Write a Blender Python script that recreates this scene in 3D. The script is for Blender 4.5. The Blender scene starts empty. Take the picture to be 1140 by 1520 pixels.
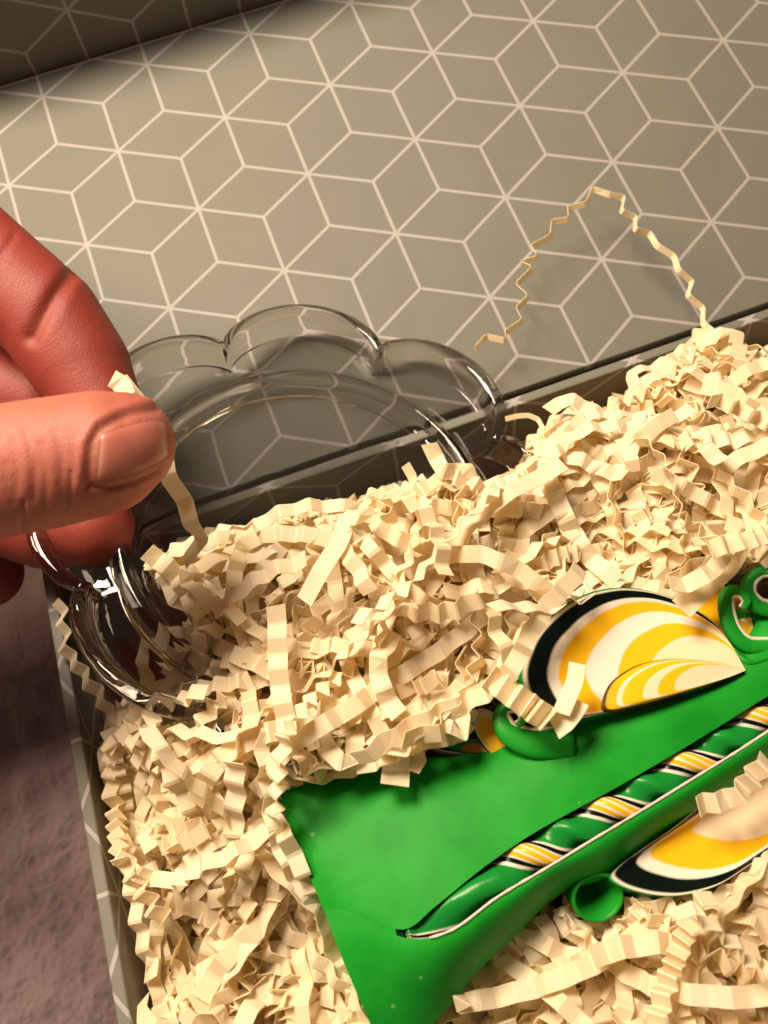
import bpy, bmesh, math, random
import numpy as np
from mathutils import Vector, Matrix, noise
sc = bpy.context.scene
sc.unit_settings.system = 'METRIC'; sc.unit_settings.scale_length = 0.01      # one unit is one centimetre
random.seed(7); rng = np.random.default_rng(7)

# ------------------------------------------------------------------ camera
# columns: the box's right / away / up axes seen in the camera (x right, y down, z forward)
RC = np.array([[0.9387860250625826, -0.33072054646557014, -0.09646097289946061],
               [-0.33492610409376866, -0.8106311665323898, -0.48031408124570624],
               [0.08065546443834924, 0.483219444964554, -0.8717761547922622]])
OC = np.array([-6.353157457112426, 0.9436922954333653, 16.164946532491477])
F, CX, CY = 1300.0, 570.0, 760.0
cam_pos = -RC.T @ OC
cd = bpy.data.cameras.new('camera'); cam = bpy.data.objects.new('camera', cd); sc.collection.objects.link(cam)
flip = np.diag([1, -1, -1]) @ RC
M = Matrix.Identity(4)
for i in range(3):
    for j in range(3): M[i][j] = flip.T[i, j]
    M[i][3] = cam_pos[i]
cam.matrix_world = M
cd.sensor_fit = 'HORIZONTAL'; cd.sensor_width = 36; cd.lens = 36 * F / 1140
cd.clip_start = 0.5; cd.clip_end = 500
cd.dof.use_dof = True; cd.dof.focus_distance = 13.6; cd.dof.aperture_fstop = 0.36
sc.camera = cam

# ------------------------------------------------------------------ light (warm indoor lamp and an added fill)
w = bpy.data.worlds.new('World'); sc.world = w; w.use_nodes = True
w.node_tree.nodes['Background'].inputs[0].default_value = (1.0, 0.74, 0.52, 1)
w.node_tree.nodes['Background'].inputs[1].default_value = 0.13
def lamp(name, loc, target, size, power, col):
    l = bpy.data.lights.new(name, 'AREA'); l.shape = 'DISK'; l.size = size; l.energy = power; l.color = col
    o = bpy.data.objects.new(name, l); sc.collection.objects.link(o); o.location = loc
    d = Vector(target) - Vector(loc); o.rotation_euler = d.to_track_quat('-Z', 'Y').to_euler(); return o
lamp('ceiling_lamp', (-1.5, 12, 35), (7, -2, 0), 15, 24500, (1.0, 0.815, 0.625))
lamp('fill_lamp', (-34, 20, 50), (7, -2, 0), 17, 23000, (1.0, 0.72, 0.48))  # added fill from the left, softens the shadows, no real lamp
sc.view_settings.view_transform = 'Standard'; sc.view_settings.look = 'None'
sc.view_settings.exposure = 0; sc.view_settings.gamma = 1
sc.cycles.max_bounces = 14; sc.cycles.transmission_bounces = 12; sc.cycles.glossy_bounces = 8; sc.cycles.diffuse_bounces = 9
sc.cycles.sample_clamp_indirect = 6

# ------------------------------------------------------------------ helpers
def pj(p):
    c = RC @ np.asarray(p, float) + OC
    return np.array([F * c[0] / c[2] + CX, F * c[1] / c[2] + CY])
def up(u, v, z=0.0):            # point at height z seen at (u, v)
    r = RC.T @ np.array([(u - CX) / F, (v - CY) / F, 1.0])
    return cam_pos + r * ((z - cam_pos[2]) / r[2])
def cp(u, v, d):                # point at distance d along the viewing direction
    return RC.T @ (np.array([(u - CX) / F * d, (v - CY) / F * d, d]) - OC)
def link(o, parent=None):
    sc.collection.objects.link(o)
    if parent: o.parent = parent
    return o
def mesh(name, verts, faces, mat=None, parent=None, smooth=False, uvs=None, mats=None, midx=None):
    me = bpy.data.meshes.new(name)
    me.from_pydata([tuple(map(float, v)) for v in verts], [], [tuple(int(i) for i in f) for f in faces])
    if mats:
        for m in mats: me.materials.append(m)
        if midx is not None: me.polygons.foreach_set('material_index', midx)
    elif mat: me.materials.append(mat)
    if uvs is not None:
        uvl = me.uv_layers.new(name='UVMap')
        li = np.empty(len(me.loops), int); me.loops.foreach_get('vertex_index', li)
        uvl.data.foreach_set('uv', np.asarray(uvs, float)[li].ravel())
    if smooth: me.polygons.foreach_set('use_smooth', [True] * len(me.polygons))
    me.update()
    return link(bpy.data.objects.new(name, me), parent)
def empty(name, loc, label, cat, group=None):
    o = bpy.data.objects.new(name, None); o.empty_display_size = .5; link(o); o.location = loc
    return tag(o, label, cat, group)
def tag(o, label=None, cat=None, group=None, kind=None):
    for k, v in (('label', label), ('category', cat), ('group', group), ('kind', kind)):
        if v: o[k] = v
    return o
def keep(o, parent):            # parent without moving
    bpy.context.view_layer.update()
    o.parent = parent; o.matrix_parent_inverse = Matrix.Translation(parent.location).inverted(); return o
def recalc(o):
    bm = bmesh.new(); bm.from_mesh(o.data); bmesh.ops.recalc_face_normals(bm, faces=bm.faces); bm.to_mesh(o.data); bm.free(); return o
def spline(pts, n):             # Catmull-Rom through the points
    P = np.array(pts, float); P = np.vstack([2 * P[0] - P[1], P, 2 * P[-1] - P[-2]])
    m = len(P) - 3; out = []
    for t in np.linspace(0, m - 1e-9, n):
        i = int(t); f = t - i; a, b, c, d = P[i:i + 4]
        out.append(.5 * (2 * b + (c - a) * f + (2 * a - 5 * b + 4 * c - d) * f * f + (3 * b - a - 3 * c + d) * f ** 3))
    return np.array(out)
def inside(p, poly):
    x, y = p; c = False; n = len(poly); j = n - 1
    for i in range(n):
        xi, yi = poly[i]; xj, yj = poly[j]
        if (yi > y) != (yj > y) and x < (xj - xi) * (y - yi) / (yj - yi) + xi: c = not c
        j = i
    return c

# ------------------------------------------------------------------ materials
class NT:
    def __init__(s, name):
        s.m = bpy.data.materials.new(name); s.m.use_nodes = True; s.t = s.m.node_tree; s.b = s.t.nodes['Principled BSDF']
        s.out = s.t.nodes['Material Output']
    def n(s, ty, **k):
        x = s.t.nodes.new(ty)
        for a, v in k.items(): setattr(x, a, v)
        return x
    def l(s, a, b): s.t.links.new(a, b)
    def math(s, op, a, b=None, c=None):
        x = s.n('ShaderNodeMath', operation=op)
        for i, v in enumerate((a, b, c)):
            if v is None: continue
            if isinstance(v, (int, float)): x.inputs[i].default_value = v
            else: s.l(v, x.inputs[i])
        return x.outputs[0]
    def noise(s, scale, detail=3, rough=.5, coord='Object', vec=None):
        tc = s.n('ShaderNodeTexCoord'); x = s.n('ShaderNodeTexNoise'); x.inputs['Scale'].default_value = scale
        x.inputs['Detail'].default_value = detail; x.inputs['Roughness'].default_value = rough
        s.l(vec if vec else tc.outputs[coord], x.inputs['Vector']); return x.outputs['Fac']
    def mix(s, f, a, b):
        x = s.n('ShaderNodeMix', data_type='RGBA')
        for inp, v in ((x.inputs[0], f), (x.inputs[6], a), (x.inputs[7], b)):
            if isinstance(v, (int, float)): inp.default_value = v
            elif isinstance(v, tuple): inp.default_value = (*v, 1)
            else: s.l(v, inp)
        return x.outputs[2]
    def bump(s, h, strength, dist):
        x = s.n('ShaderNodeBump'); x.inputs['Strength'].default_value = strength; x.inputs['Distance'].default_value = dist
        s.l(h, x.inputs['Height']); s.l(x.outputs[0], s.b.inputs['Normal']); return x
    def ramp(s, fac, stops, interp='LINEAR'):
        x = s.n('ShaderNodeValToRGB'); cr = x.color_ramp; cr.interpolation = interp
        while len(cr.elements) < len(stops): cr.elements.new(.5)
        for e, (p, c) in zip(cr.elements, sorted(stops)): e.position = p; e.color = (*c, 1)
        s.l(fac, x.inputs[0]); return x.outputs[0]
    def set(s, **k):
        for a, v in k.items(): s.b.inputs[a.replace('_', ' ')].default_value = v

def rhomb_material():           # printed rhombille lines; UV is in star spacings
    N = NT('sage_printed_paper')
    uv = N.n('ShaderNodeUVMap'); uv.uv_map = 'UVMap'
    sp = N.n('ShaderNodeSeparateXYZ'); N.l(uv.outputs[0], sp.inputs[0])
    s3 = 1 / math.sqrt(3); dmin = None
    for k in range(3):
        a = math.radians(90 + 60 * k); ex, ey = math.cos(a), math.sin(a)
        al = N.math('ADD', N.math('MULTIPLY', sp.outputs[0], ex), N.math('MULTIPLY', sp.outputs[1], ey))
        pe = N.math('ADD', N.math('MULTIPLY', sp.outputs[0], -ey * 2), N.math('MULTIPLY', sp.outputs[1], ex * 2))
        rn = N.math('ROUND', pe)
        d = N.math('MULTIPLY', N.math('ABSOLUTE', N.math('SUBTRACT', pe, rn)), .5)
        odd = N.math('FLOORED_MODULO', rn, 2.0)
        t = N.math('ADD', al, N.math('MULTIPLY', odd, 1.5 * s3))
        t = N.math('ABSOLUTE', N.math('SUBTRACT', N.math('FLOORED_MODULO', N.math('ADD', t, 1.5 * s3), 3 * s3), 1.5 * s3))
        over = N.math('MAXIMUM', N.math('SUBTRACT', t, s3), 0.0)
        dd = N.math('SQRT', N.math('ADD', N.math('MULTIPLY', d, d), N.math('MULTIPLY', over, over)))
        dmin = dd if dmin is None else N.math('MINIMUM', dmin, dd)
    mr = N.n('ShaderNodeMapRange'); mr.interpolation_type = 'SMOOTHSTEP'
    mr.inputs['From Min'].default_value = .0095; mr.inputs['From Max'].default_value = .0165
    mr.inputs['To Min'].default_value = 1; mr.inputs['To Max'].default_value = 0
    N.l(dmin, mr.inputs['Value'])
    base = N.mix(N.noise(.6, 4), (0.168, 0.170, 0.143), (0.196, 0.198, 0.168))
    base = N.mix(N.math('MULTIPLY', N.noise(45, 2), .25), base, (.15, .155, .12))
    col = N.mix(mr.outputs[0], base, (0.39, 0.37, 0.36))
    N.l(col, N.b.inputs['Base Color']); N.set(Roughness=.62, IOR=1.35)
    h = N.math('ADD', N.math('MULTIPLY', N.noise(.9, 2), 1.0), N.math('MULTIPLY', N.noise(60, 2), .03))
    N.bump(h, .25, .12)
    return N.m
M_SAGE = rhomb_material()
def simple(name, col, rough=.5, n=None, bump=None, **k):
    N = NT(name)
    if n: N.l(N.mix(N.noise(n[0], n[1]), col, n[2]), N.b.inputs['Base Color'])
    else: N.b.inputs['Base Color'].default_value = (*col, 1)
    N.set(Roughness=rough, **k)
    if bump: N.bump(N.noise(bump[0], 4), bump[1], bump[2])
    return N.m
M_KRAFT = simple('brown_liner_board', (.30, .185, .135), .65, (3, 4, (.23, .135, .10)), (30, .3, .02))
M_GROOVE = simple('shaded_fold', (.13, .135, .10), .6)  # dark tone puts the shade of the fold gaps into the colour
def paper_material():
    N = NT('cream_paper')
    tc = N.n('ShaderNodeTexCoord'); oi = N.n('ShaderNodeObjectInfo')
    base = N.mix(N.noise(1.3, 3), (.92, .825, .60), (.96, .89, .70))
    base = N.mix(N.math('MULTIPLY', oi.outputs['Random'], .35), base, (.96, .90, .76))
    N.l(base, N.b.inputs['Base Color']); N.set(Roughness=.62)
    N.bump(N.noise(90, 3), .22, .01)
    tr = N.n('ShaderNodeBsdfTranslucent'); N.l(N.mix(.6, base, (1.0, .84, .50)), tr.inputs[0])
    mx = N.n('ShaderNodeMixShader'); mx.inputs[0].default_value = .36
    N.l(N.b.outputs[0], mx.inputs[1]); N.l(tr.outputs[0], mx.inputs[2]); N.l(mx.outputs[0], N.out.inputs[0])
    return N.m
M_PAPER = paper_material()
def glass_material():
    N = NT('clear_glass')
    N.set(Roughness=0.0, IOR=1.52, **{'Transmission_Weight': 1.0}); N.b.inputs['Base Color'].default_value = (.97, .97, .95, 1)
    N.bump(N.noise(2.2, 2), .06, .12)
    va = N.n('ShaderNodeVolumeAbsorption'); va.inputs[0].default_value = (.50, .46, .38, 1); va.inputs[1].default_value = .8
    N.l(va.outputs[0], N.out.inputs['Volume'])
    return N.m
M_GLASS = glass_material()
def wax(name, c1, c2, rough=.3, sss=.25):
    N = NT(name)
    N.l(N.ramp(N.noise(1.1, 5, .55), [(.22, c1), (.78, c2)]), N.b.inputs['Base Color'])
    N.set(Roughness=rough, **{'Subsurface_Weight': sss, 'Subsurface_Scale': .25}); N.b.inputs['Subsurface Radius'].default_value = (.5, 1, .4)
    N.bump(N.math('ADD', N.noise(1.1, 3), N.math('MULTIPLY', N.noise(14, 3), .10)), .16, .08)
    return N.m
M_GREEN = wax('green_wax', (.006, .225, .012), (.018, .335, .030), .36, .12)
M_GREEN.node_tree.nodes['Principled BSDF'].inputs['Specular IOR Level'].default_value = .2
M_BODY = wax('green_wax_body', (.005, .225, .012), (.018, .36, .032), .42, .05)
M_BODY.node_tree.nodes['Principled BSDF'].inputs['Specular IOR Level'].default_value = .09
def _specks(m):
    t = m.node_tree; b = t.nodes['Principled BSDF']; src = b.inputs['Base Color'].links[0].from_socket
    tc = t.nodes.new('ShaderNodeTexCoord'); v = t.nodes.new('ShaderNodeTexVoronoi'); v.inputs['Scale'].default_value = 1.5; t.links.new(tc.outputs['Object'], v.inputs['Vector'])
    r = t.nodes.new('ShaderNodeMapRange'); r.inputs['From Min'].default_value = .03; r.inputs['From Max'].default_value = .06; r.inputs['To Min'].default_value = .6; r.inputs['To Max'].default_value = 0
    t.links.new(v.outputs['Distance'], r.inputs['Value']); x = t.nodes.new('ShaderNodeMix'); x.data_type = 'RGBA'
    t.links.new(r.outputs[0], x.inputs[0]); t.links.new(src, x.inputs[6]); x.inputs[7].default_value = (.25, .55, .20, 1); t.links.new(x.outputs[2], b.inputs['Base Color'])
_specks(M_BODY)
M_WHITE = wax('white_wax', (.74, .64, .50), (.80, .72, .60), .35, .2)
M_BLACK = wax('black_green_wax', (.004, .016, .010), (.006, .024, .014), .22, .0)
CG, CW, CB, CY_, CP = (.008, .24, .03), (.80, .72, .60), (.001, .005, .004), (.86, .47, .010), (.84, .66, .44)
def layered(name, stops, axis=0, warp=.02, wscale=.8, rough=.26, soft=.006, wrap=False):
    N = NT(name)
    uv = N.n('ShaderNodeUVMap'); uv.uv_map = 'UVMap'
    sp = N.n('ShaderNodeSeparateXYZ'); N.l(uv.outputs[0], sp.inputs[0])
    f = N.math('ADD', sp.outputs[axis], N.math('MULTIPLY', N.math('SUBTRACT', N.noise(wscale, 2), .5), warp))
    if wrap: f = N.math('FRACT', f)
    st = []                       # (start, colour) -> crisp bands with thin transitions
    for i, (p, c) in enumerate(stops):
        st.append((p + (soft if i else 0), c))
        if i + 1 < len(stops): st.append((stops[i + 1][0] - soft, c))
    N.l(N.ramp(f, st), N.b.inputs['Base Color'])
    N.set(Roughness=rough, **{'Specular_IOR_Level': .25})
    N.bump(N.noise(4, 3), .15, .05)
    return N.m
def skin_material():
    N = NT('skin')
    base = N.mix(N.noise(1.1, 4, .6), (.48, .140, .088), (.58, .235, .165))
    base = N.mix(N.math('MULTIPLY', N.noise(9, 3), .30), base, (.52, .13, .085))
    at = N.n('ShaderNodeAttribute'); at.attribute_name = 'flush_shade'
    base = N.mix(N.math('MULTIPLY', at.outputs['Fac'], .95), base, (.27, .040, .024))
    N.l(base, N.b.inputs['Base Color'])
    N.set(Roughness=.54, **{'Subsurface_Weight': .35, 'Subsurface_Scale': .35}); N.b.inputs['Subsurface Radius'].default_value = (1.0, .28, .14)
    tc = N.n('ShaderNodeTexCoord'); vo = N.n('ShaderNodeTexVoronoi'); vo.feature = 'DISTANCE_TO_EDGE'; vo.inputs['Scale'].default_value = 17
    mp = N.n('ShaderNodeMapping'); mp.inputs['Scale'].default_value = (1.5, .8, 1); mp.inputs['Rotation'].default_value = (0, 0, .3); N.l(tc.outputs['Object'], mp.inputs[0]); N.l(mp.outputs[0], vo.inputs['Vector'])
    h = N.math('ADD', N.noise(12, 5, .7), N.math('MULTIPLY', N.math('MINIMUM', vo.outputs['Distance'], .12), 2.2))
    N.bump(h, .32, .028)
    return N.m
M_SKIN = skin_material()
def nail_material():
    N = NT('nail'); uv = N.n('ShaderNodeUVMap'); uv.uv_map = 'UVMap'; sp = N.n('ShaderNodeSeparateXYZ'); N.l(uv.outputs[0], sp.inputs[0])
    y = N.math('SUBTRACT', sp.outputs[1], .5)
    d = N.math('ADD', sp.outputs[0], N.math('MULTIPLY', N.math('MULTIPLY', y, y), .55))
    c = N.ramp(d, [(0, (.62, .28, .21)), (.19, (.60, .26, .19)), (.30, (.55, .18, .125)), (.80, (.56, .19, .13)), (.95, (.63, .32, .23))])
    N.l(c, N.b.inputs['Base Color']); N.set(Roughness=.25, **{'Subsurface_Weight': .3, 'Subsurface_Scale': .2}); N.bump(N.noise(6, 3), .06, .02); return N.m
M_NAIL = nail_material()
def towel_material():
    N = NT('mauve_towel')
    c = N.mix(N.noise(3.5, 5, .65), (.27, .185, .19), (.42, .32, .33))
    N.l(c, N.b.inputs['Base Color']); N.set(Roughness=.95)
    N.b.inputs['Sheen Weight'].default_value = .3
    N.bump(N.noise(22, 5, .7), .8, .08); return N.m
M_TOWEL = towel_material()

# ------------------------------------------------------------------ towel under everything
HB = 5.6
xs = np.r_[np.linspace(-30, -9, 40), np.linspace(-8.9, .6, 230), np.linspace(.9, 32, 40)]; ys = np.r_[np.linspace(-26, -13, 30), np.linspace(-12.9, 1.6, 330), np.linspace(1.9, 36, 60)]
V = []
for y in ys:
    for x in xs:
        v = Vector((x, y, 1.0))
        h = .38 * noise.noise(Vector((x * .22 + .05 * y, y * .33, 1))) + .30 * noise.noise(v * .9) + .13 * noise.noise(v * 2.3)
        if -9 < x < .7 and -13 < y < 2: h += .085 * abs(noise.noise(v * 5)) + .06 * abs(noise.noise(v * 9.5))
        if x > -.3 and -14 < y < .6: h = -.3
        V.append((x, y, -HB - .52 + h))
nx_, ny_ = len(xs), len(ys)
Fc = [(j * nx_ + i, j * nx_ + i + 1, (j + 1) * nx_ + i + 1, (j + 1) * nx_ + i) for j in range(ny_ - 1) for i in range(nx_ - 1)]
towel = mesh('towel', V, Fc, M_TOWEL, smooth=True)
tag(towel, 'mauve brown terry towel spread out under the gift box', 'towel')

# ------------------------------------------------------------------ gift box
box = empty('gift_box', (0, 0, -HB), 'open sage green gift box printed with white rhombus lines, its lid laid back', 'box')
def slab(name, corners, t, mat, uvf, bevel=.035):
    """board: four top corners (counter-clockwise from above), thickness t downwards along the normal"""
    c = [np.array(p, float) for p in corners]
    nrm = np.cross(c[1] - c[0], c[3] - c[0]); nrm /= np.linalg.norm(nrm)
    o = mesh(name, c + [p - nrm * t for p in c], [(0, 1, 2, 3), (7, 6, 5, 4), (0, 4, 5, 1), (1, 5, 6, 2), (2, 6, 7, 3), (3, 7, 4, 0)], mat)
    bm = bmesh.new(); bm.from_mesh(o.data)
    bmesh.ops.bevel(bm, geom=list(bm.edges), offset=bevel, segments=3, affect='EDGES', profile=.5)
    uvl = bm.loops.layers.uv.new('UVMap')
    for f in bm.faces:
        f.smooth = True
        for l in f.loops: l[uvl].uv = uvf(np.array(l.vert.co), np.array(f.normal))
    bm.to_mesh(o.data); bm.free()
    keep(o, box); return o
A = 2.5
Ld = np.array([0, .983862, .178928])
T0 = np.array([4.93597664, 10.89961113, 1.73536534])       # a star of the lid print
def uv_lid(p, nn): d = p - T0; return (d[0] / A, (d @ Ld) / A)
def uv_back(p, nn):            # print goes over the rim and down the inside
    return ((p[0] - 9.39) / A, ((p[1] + .1) - 0 + (p[2] if nn[2] < .5 else 0)) / A)
def uv_left(p, nn): return ((p[1] + 4.78) / A + .5, (-(p[0] - .2) + (p[2] if nn[2] < .5 else 0)) / A + .18)
BX, BY = 21.0, -12.4
slab('back_wall', [(-.0, -.2, 0), (BX, -.2, 0), (BX, 0, 0), (0, 0, 0)], HB, M_SAGE, uv_back)
slab('side_wall', [(0, BY, 0), (.2, BY, 0), (.2, -.203, 0), (0, -.203, 0)], HB, M_SAGE, uv_left)
slab('side_wall', [(BX - .2, BY, 0), (BX, BY, 0), (BX, -.203, 0), (BX - .2, -.203, 0)], HB, M_SAGE, uv_left)
slab('front_wall', [(.203, BY, 0), (BX - .203, BY, 0), (BX - .203, BY + .2, 0), (.203, BY + .2, 0)], HB, M_SAGE, uv_back)
slab('floor_panel', [(.2, BY + .2, -HB + .25), (BX - .2, BY + .2, -HB + .25), (BX - .2, -.2, -HB + .25), (.2, -.2, -HB + .25)], .2, M_KRAFT, uv_back)
zl = -1.25
slab('liner_panel', [(.33, -.33, zl), (BX - .33, -.33, zl), (BX - .33, -.203, zl), (.33, -.203, zl)], HB - 1.6, M_KRAFT, uv_back, .03)
slab('liner_panel', [(.203, BY + .33, zl), (.33, BY + .33, zl), (.33, -.203, zl), (.203, -.203, zl)], HB - 1.6, M_KRAFT, uv_back, .03)
# lid
H0 = np.array([0, .262, -.20]); H1 = H0 + Ld * ((11.55 - .262) / Ld[1])
lid = slab('lid', [H0 + (-.15, 0, 0), H0 + (BX + .15, 0, 0), H1 + (BX + .15, 0, 0), H1 + (-.15, 0, 0)], .22, M_SAGE, uv_lid, .035)
lid['label'] = 'lid laid back, printed with a white rhombus lattice'
# soft spine strip between the back wall and the lid
slab('spine_strip', [(0, -.0 + .004, -.42), (BX, .004, -.42), (BX, .27, -.40), (0, .27, -.40)], .06, M_GROOVE, uv_back, .02)
# closing flap, bent up from the lid's far edge
ang = math.radians(101); Fd = np.array([0, math.cos(ang), math.sin(ang)])
G0 = H1 + np.array([0, .10, -.08]); G1 = G0 + Fd * 3.2
arc0 = (H1 - T0) @ Ld
def uv_flap(p, nn): d = p - G0; return (d[0] / A - T0[0] / A, (arc0 + .12 + d @ Fd) / A)
slab('closing_flap', [G0 + (-.15, 0, 0), G0 + (BX + .15, 0, 0), G1 + (BX + .15, 0, 0), G1 + (-.15, 0, 0)], .2, M_SAGE, uv_flap, .02)
slab('fold_strip', [H1 + (-.1, -.1, -.16), H1 + (BX + .1, -.1, -.16), G0 + (BX + .1, .22, -.16), G0 + (-.1, .22, -.16)], .04, M_GROOVE, uv_back, .012)

# ------------------------------------------------------------------ glass dish
def dish_basis(a=.19363629, b=-.14949518):
    nn = np.array([math.sin(a) * math.cos(b), math.sin(a) * math.sin(b), math.cos(a)])
    u = np.cross([0, 1., 0], nn); u /= np.linalg.norm(u); return u, np.cross(nn, u), nn
DU, DV, DN = dish_basis(); DC = np.array([4.98, -1.36, 1.12]); TH0 = .1178
def make_dish():
    NTh = 384; rc, ra = 3.90, 4.56
    # (mode, r, z): mode 0 = fixed radius, 1.. = share of the way from the ring to the lobed rim
    prof = []
    hi = -.74; hp = -.60; rin = 3.22
    for r in (0.0, .8, 1.6, 2.3, 2.8): prof.append((0, r, hi))
    for r, z in ((2.96, hi + .01), (3.02, hi + .06), (3.04, hi + .15), (3.05, hi + .26), (3.09, hi + .35), (3.16, hi + .38), (3.24, hi + .34), (3.29, hi + .24), (3.32, hp + .02)): prof.append((0, r, z))
    for q in np.linspace(.12, .75, 7): prof.append((q, -.12 * q, hp + .03 * q))
    prof += [(.84, -.15, hp + .03), (.92, -.21, hp + .05), (1, -.33, hp + .09), (1, -.29, hp + .16), (1, -.26, hp + .30)]
    for t in np.linspace(175, -35, 11):           # rounded lip
        a = math.radians(t); prof.append((1, -.10 + .155 * math.cos(a), -.10 + .10 * math.sin(a)))
    prof += [(1, -.03, -.28), (1, -.09, -.40), (1, -.16, -.52), (1, -.23, -.63), (.97, -.25, -.69), (.88, -.14, hp - .11)]
    for q in (.7, .5, .3): prof.append((q, .04 * q, hp - .12))
    for r, z in ((3.34, hp - .16), (3.31, hp - .22), (3.29, hi - .10), (3.25, hi - .18), (3.16, hi - .23), (3.06, hi - .23), (2.97, hi - .19), (2.90, hi - .15)): prof.append((0, r, z))
    for r in (2.2, 1.4, .7, 0.0): prof.append((0, r, hi - .15))
    V = []; Fc = []; rings = []
    for (m, r, z) in prof:
        if m == 0 and r == 0: rings.append([len(V)]); V.append(DC + DN * z); continue
        ring = []
        for k in range(NTh):
            th = 2 * math.pi * k / NTh
            s = abs(math.sin(4 * (th - TH0))) ** .62
            R = (rc + (ra - rc) * s) * (1 - (.06 if int((th - TH0) % (2 * math.pi) / (math.pi / 4)) == 4 else 0) * s)
            if m == 0: rr = r; zz = z
            else:
                rr = rin + (R - rin) * m + r
                zz = z + .10 * m * (s - .6)
            zz += .016 * noise.noise(Vector((math.cos(th) * rr * .8, math.sin(th) * rr * .8, z)))
            ring.append(len(V)); V.append(DC + DU * rr * math.cos(th) + DV * rr * math.sin(th) + DN * zz)
        rings.append(ring)
    for a, b in zip(rings[:-1], rings[1:]):
        for k in range(NTh):
            k2 = (k + 1) % NTh
            if len(a) == 1: Fc.append((a[0], b[k], b[k2]))
            elif len(b) == 1: Fc.append((a[k], b[0], a[k2]))
            else: Fc.append((a[k], b[k], b[k2], a[k2]))
    o = mesh('glass_dish', V, Fc, M_GLASS, smooth=True); recalc(o)
    return tag(o, 'clear glass dish with a scalloped flower shaped rim held by a thumb', 'dish')
make_dish()

# ------------------------------------------------------------------ hand
hand = None
def round_cone(a, b, ra, rb, V, Fc, flat=1.0):
    a, b = np.array(a), np.array(b); d = b - a; L = np.linalg.norm(d); d /= L
    h = np.array([0, 0, 1.]) if abs(d[2]) < .9 else np.array([1., 0, 0])
    e1 = np.cross(d, h); e1 /= np.linalg.norm(e1); e2 = np.cross(d, e1)
    S = 28; st = []
    for t in np.linspace(-90, 0, 8): st.append((a + d * ra * math.sin(math.radians(t)), ra * math.cos(math.radians(t))))
    for t in np.linspace(0, 1, 6)[1:-1]: st.append((a + d * L * t, ra + (rb - ra) * t))
    for t in np.linspace(0, 90, 8): st.append((b + d * rb * math.sin(math.radians(t)), rb * math.cos(math.radians(t))))
    k0 = len(V)
    for c, r in st:
        for k in range(S):
            g = 2 * math.pi * k / S; V.append(c + (e1 * math.cos(g) + e2 * math.sin(g)) * max(r, .004))
    for i in range(len(st) - 1):
        for k in range(S): Fc.append((k0 + i * S + k, k0 + i * S + (k + 1) % S, k0 + (i + 1) * S + (k + 1) % S, k0 + (i + 1) * S + k))
    Fc.append(tuple(k0 + k for k in range(S))[::-1]); Fc.append(tuple(k0 + (len(st) - 1) * S + k for k in range(S)))
def chain(pts, V, Fc):          # (px, py, depth, radius)
    P = [(cp(u, v, d), r) for u, v, d, r in pts]
    for (a, ra), (b, rb) in zip(P[:-1], P[1:]): round_cone(a, b, ra, rb, V, Fc)
V, Fc = [], []
# thumb, index finger, middle finger, the ball of the thumb and the palm beyond the frame
chain([(-420, 800, 11.6, 1.15), (-190, 745, 11.5, .98), (-30, 705, 11.45, .88), (70, 688, 11.45, .86), (150, 672, 11.5, .82), (181, 660, 11.55, .70)], V, Fc)
chain([(-330, 250, 15.6, .98), (-60, 360, 14.6, .90), (10, 420, 14.3, .86)], V, Fc)
chain([(10, 420, 14.3, .86), (70, 470, 14.2, .84), (120, 545, 14.15, .80), (150, 600, 14.0, .66)], V, Fc)
chain([(-330, 640, 16.6, .92), (-60, 730, 15.4, .86), (70, 775, 15.1, .82), (140, 782, 14.9, .68)], V, Fc)
chain([(-360, 820, 17.2, .85), (-120, 850, 16.8, .78), (-20, 850, 16.6, .68)], V, Fc)
chain([(-330, 480, 15.9, 1.0), (-60, 570, 15.3, .95), (60, 600, 15.2, .85), (120, 640, 15.2, .7)], V, Fc)
chain([(-420, 800, 11.9, 1.25), (-640, 620, 14.0, 1.9), (-560, 330, 16.0, 1.6), (-330, 250, 15.6, 1.0)], V, Fc)
chain([(-640, 620, 14.0, 1.9), (-330, 640, 16.4, 1.1)], V, Fc)
chain([(-560, 820, 16.0, 1.8), (-360, 820, 17.2, .95)], V, Fc)
chain([(-640, 620, 14.0, 1.9), (-560, 820, 16.0, 1.8), (-1200, 900, 16.0, 2.6), (-1700, 900, 16.0, 2.5)], V, Fc)
hand = mesh('person', V, Fc, M_SKIN)
rm = hand.modifiers.new('r', 'REMESH'); rm.mode = 'VOXEL'; rm.voxel_size = .036; rm.use_smooth_shade = True
sm = hand.modifiers.new('s', 'SMOOTH'); sm.iterations = 26; sm.factor = .6
bpy.context.view_layer.update()
dg = bpy.context.evaluated_depsgraph_get(); me = bpy.data.meshes.new_from_object(hand.evaluated_get(dg))
hand.modifiers.clear(); hand.data = me
co = np.empty(len(me.vertices) * 3); me.vertices.foreach_get('co', co); co = co.reshape(-1, 3)
no = np.empty(len(me.vertices) * 3); me.vertices.foreach_get('normal', no); no = no.reshape(-1, 3)
cc = co @ RC.T + OC; uvp = np.c_[F * cc[:, 0] / cc[:, 2] + CX, F * cc[:, 1] / cc[:, 2] + CY]; dep = cc[:, 2]
def seg_dist(P, pts):
    best = np.full(len(P), 1e9)
    for a, b in zip(pts[:-1], pts[1:]):
        a, b = np.array(a, float), np.array(b, float); d = b - a
        t = np.clip(((P - a) @ d) / (d @ d), 0, 1); best = np.minimum(best, np.hypot(*(P - a - t[:, None] * d).T))
    return best
disp = np.zeros(len(co))
front = (no @ RC.T)[:, 2] < .15
thumb = (dep < 12.6) & front
def crease(mask, pts, width, depth):
    global disp
    disp -= mask * depth * np.exp(-(seg_dist(uvp, pts) / width) ** 2)
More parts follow.
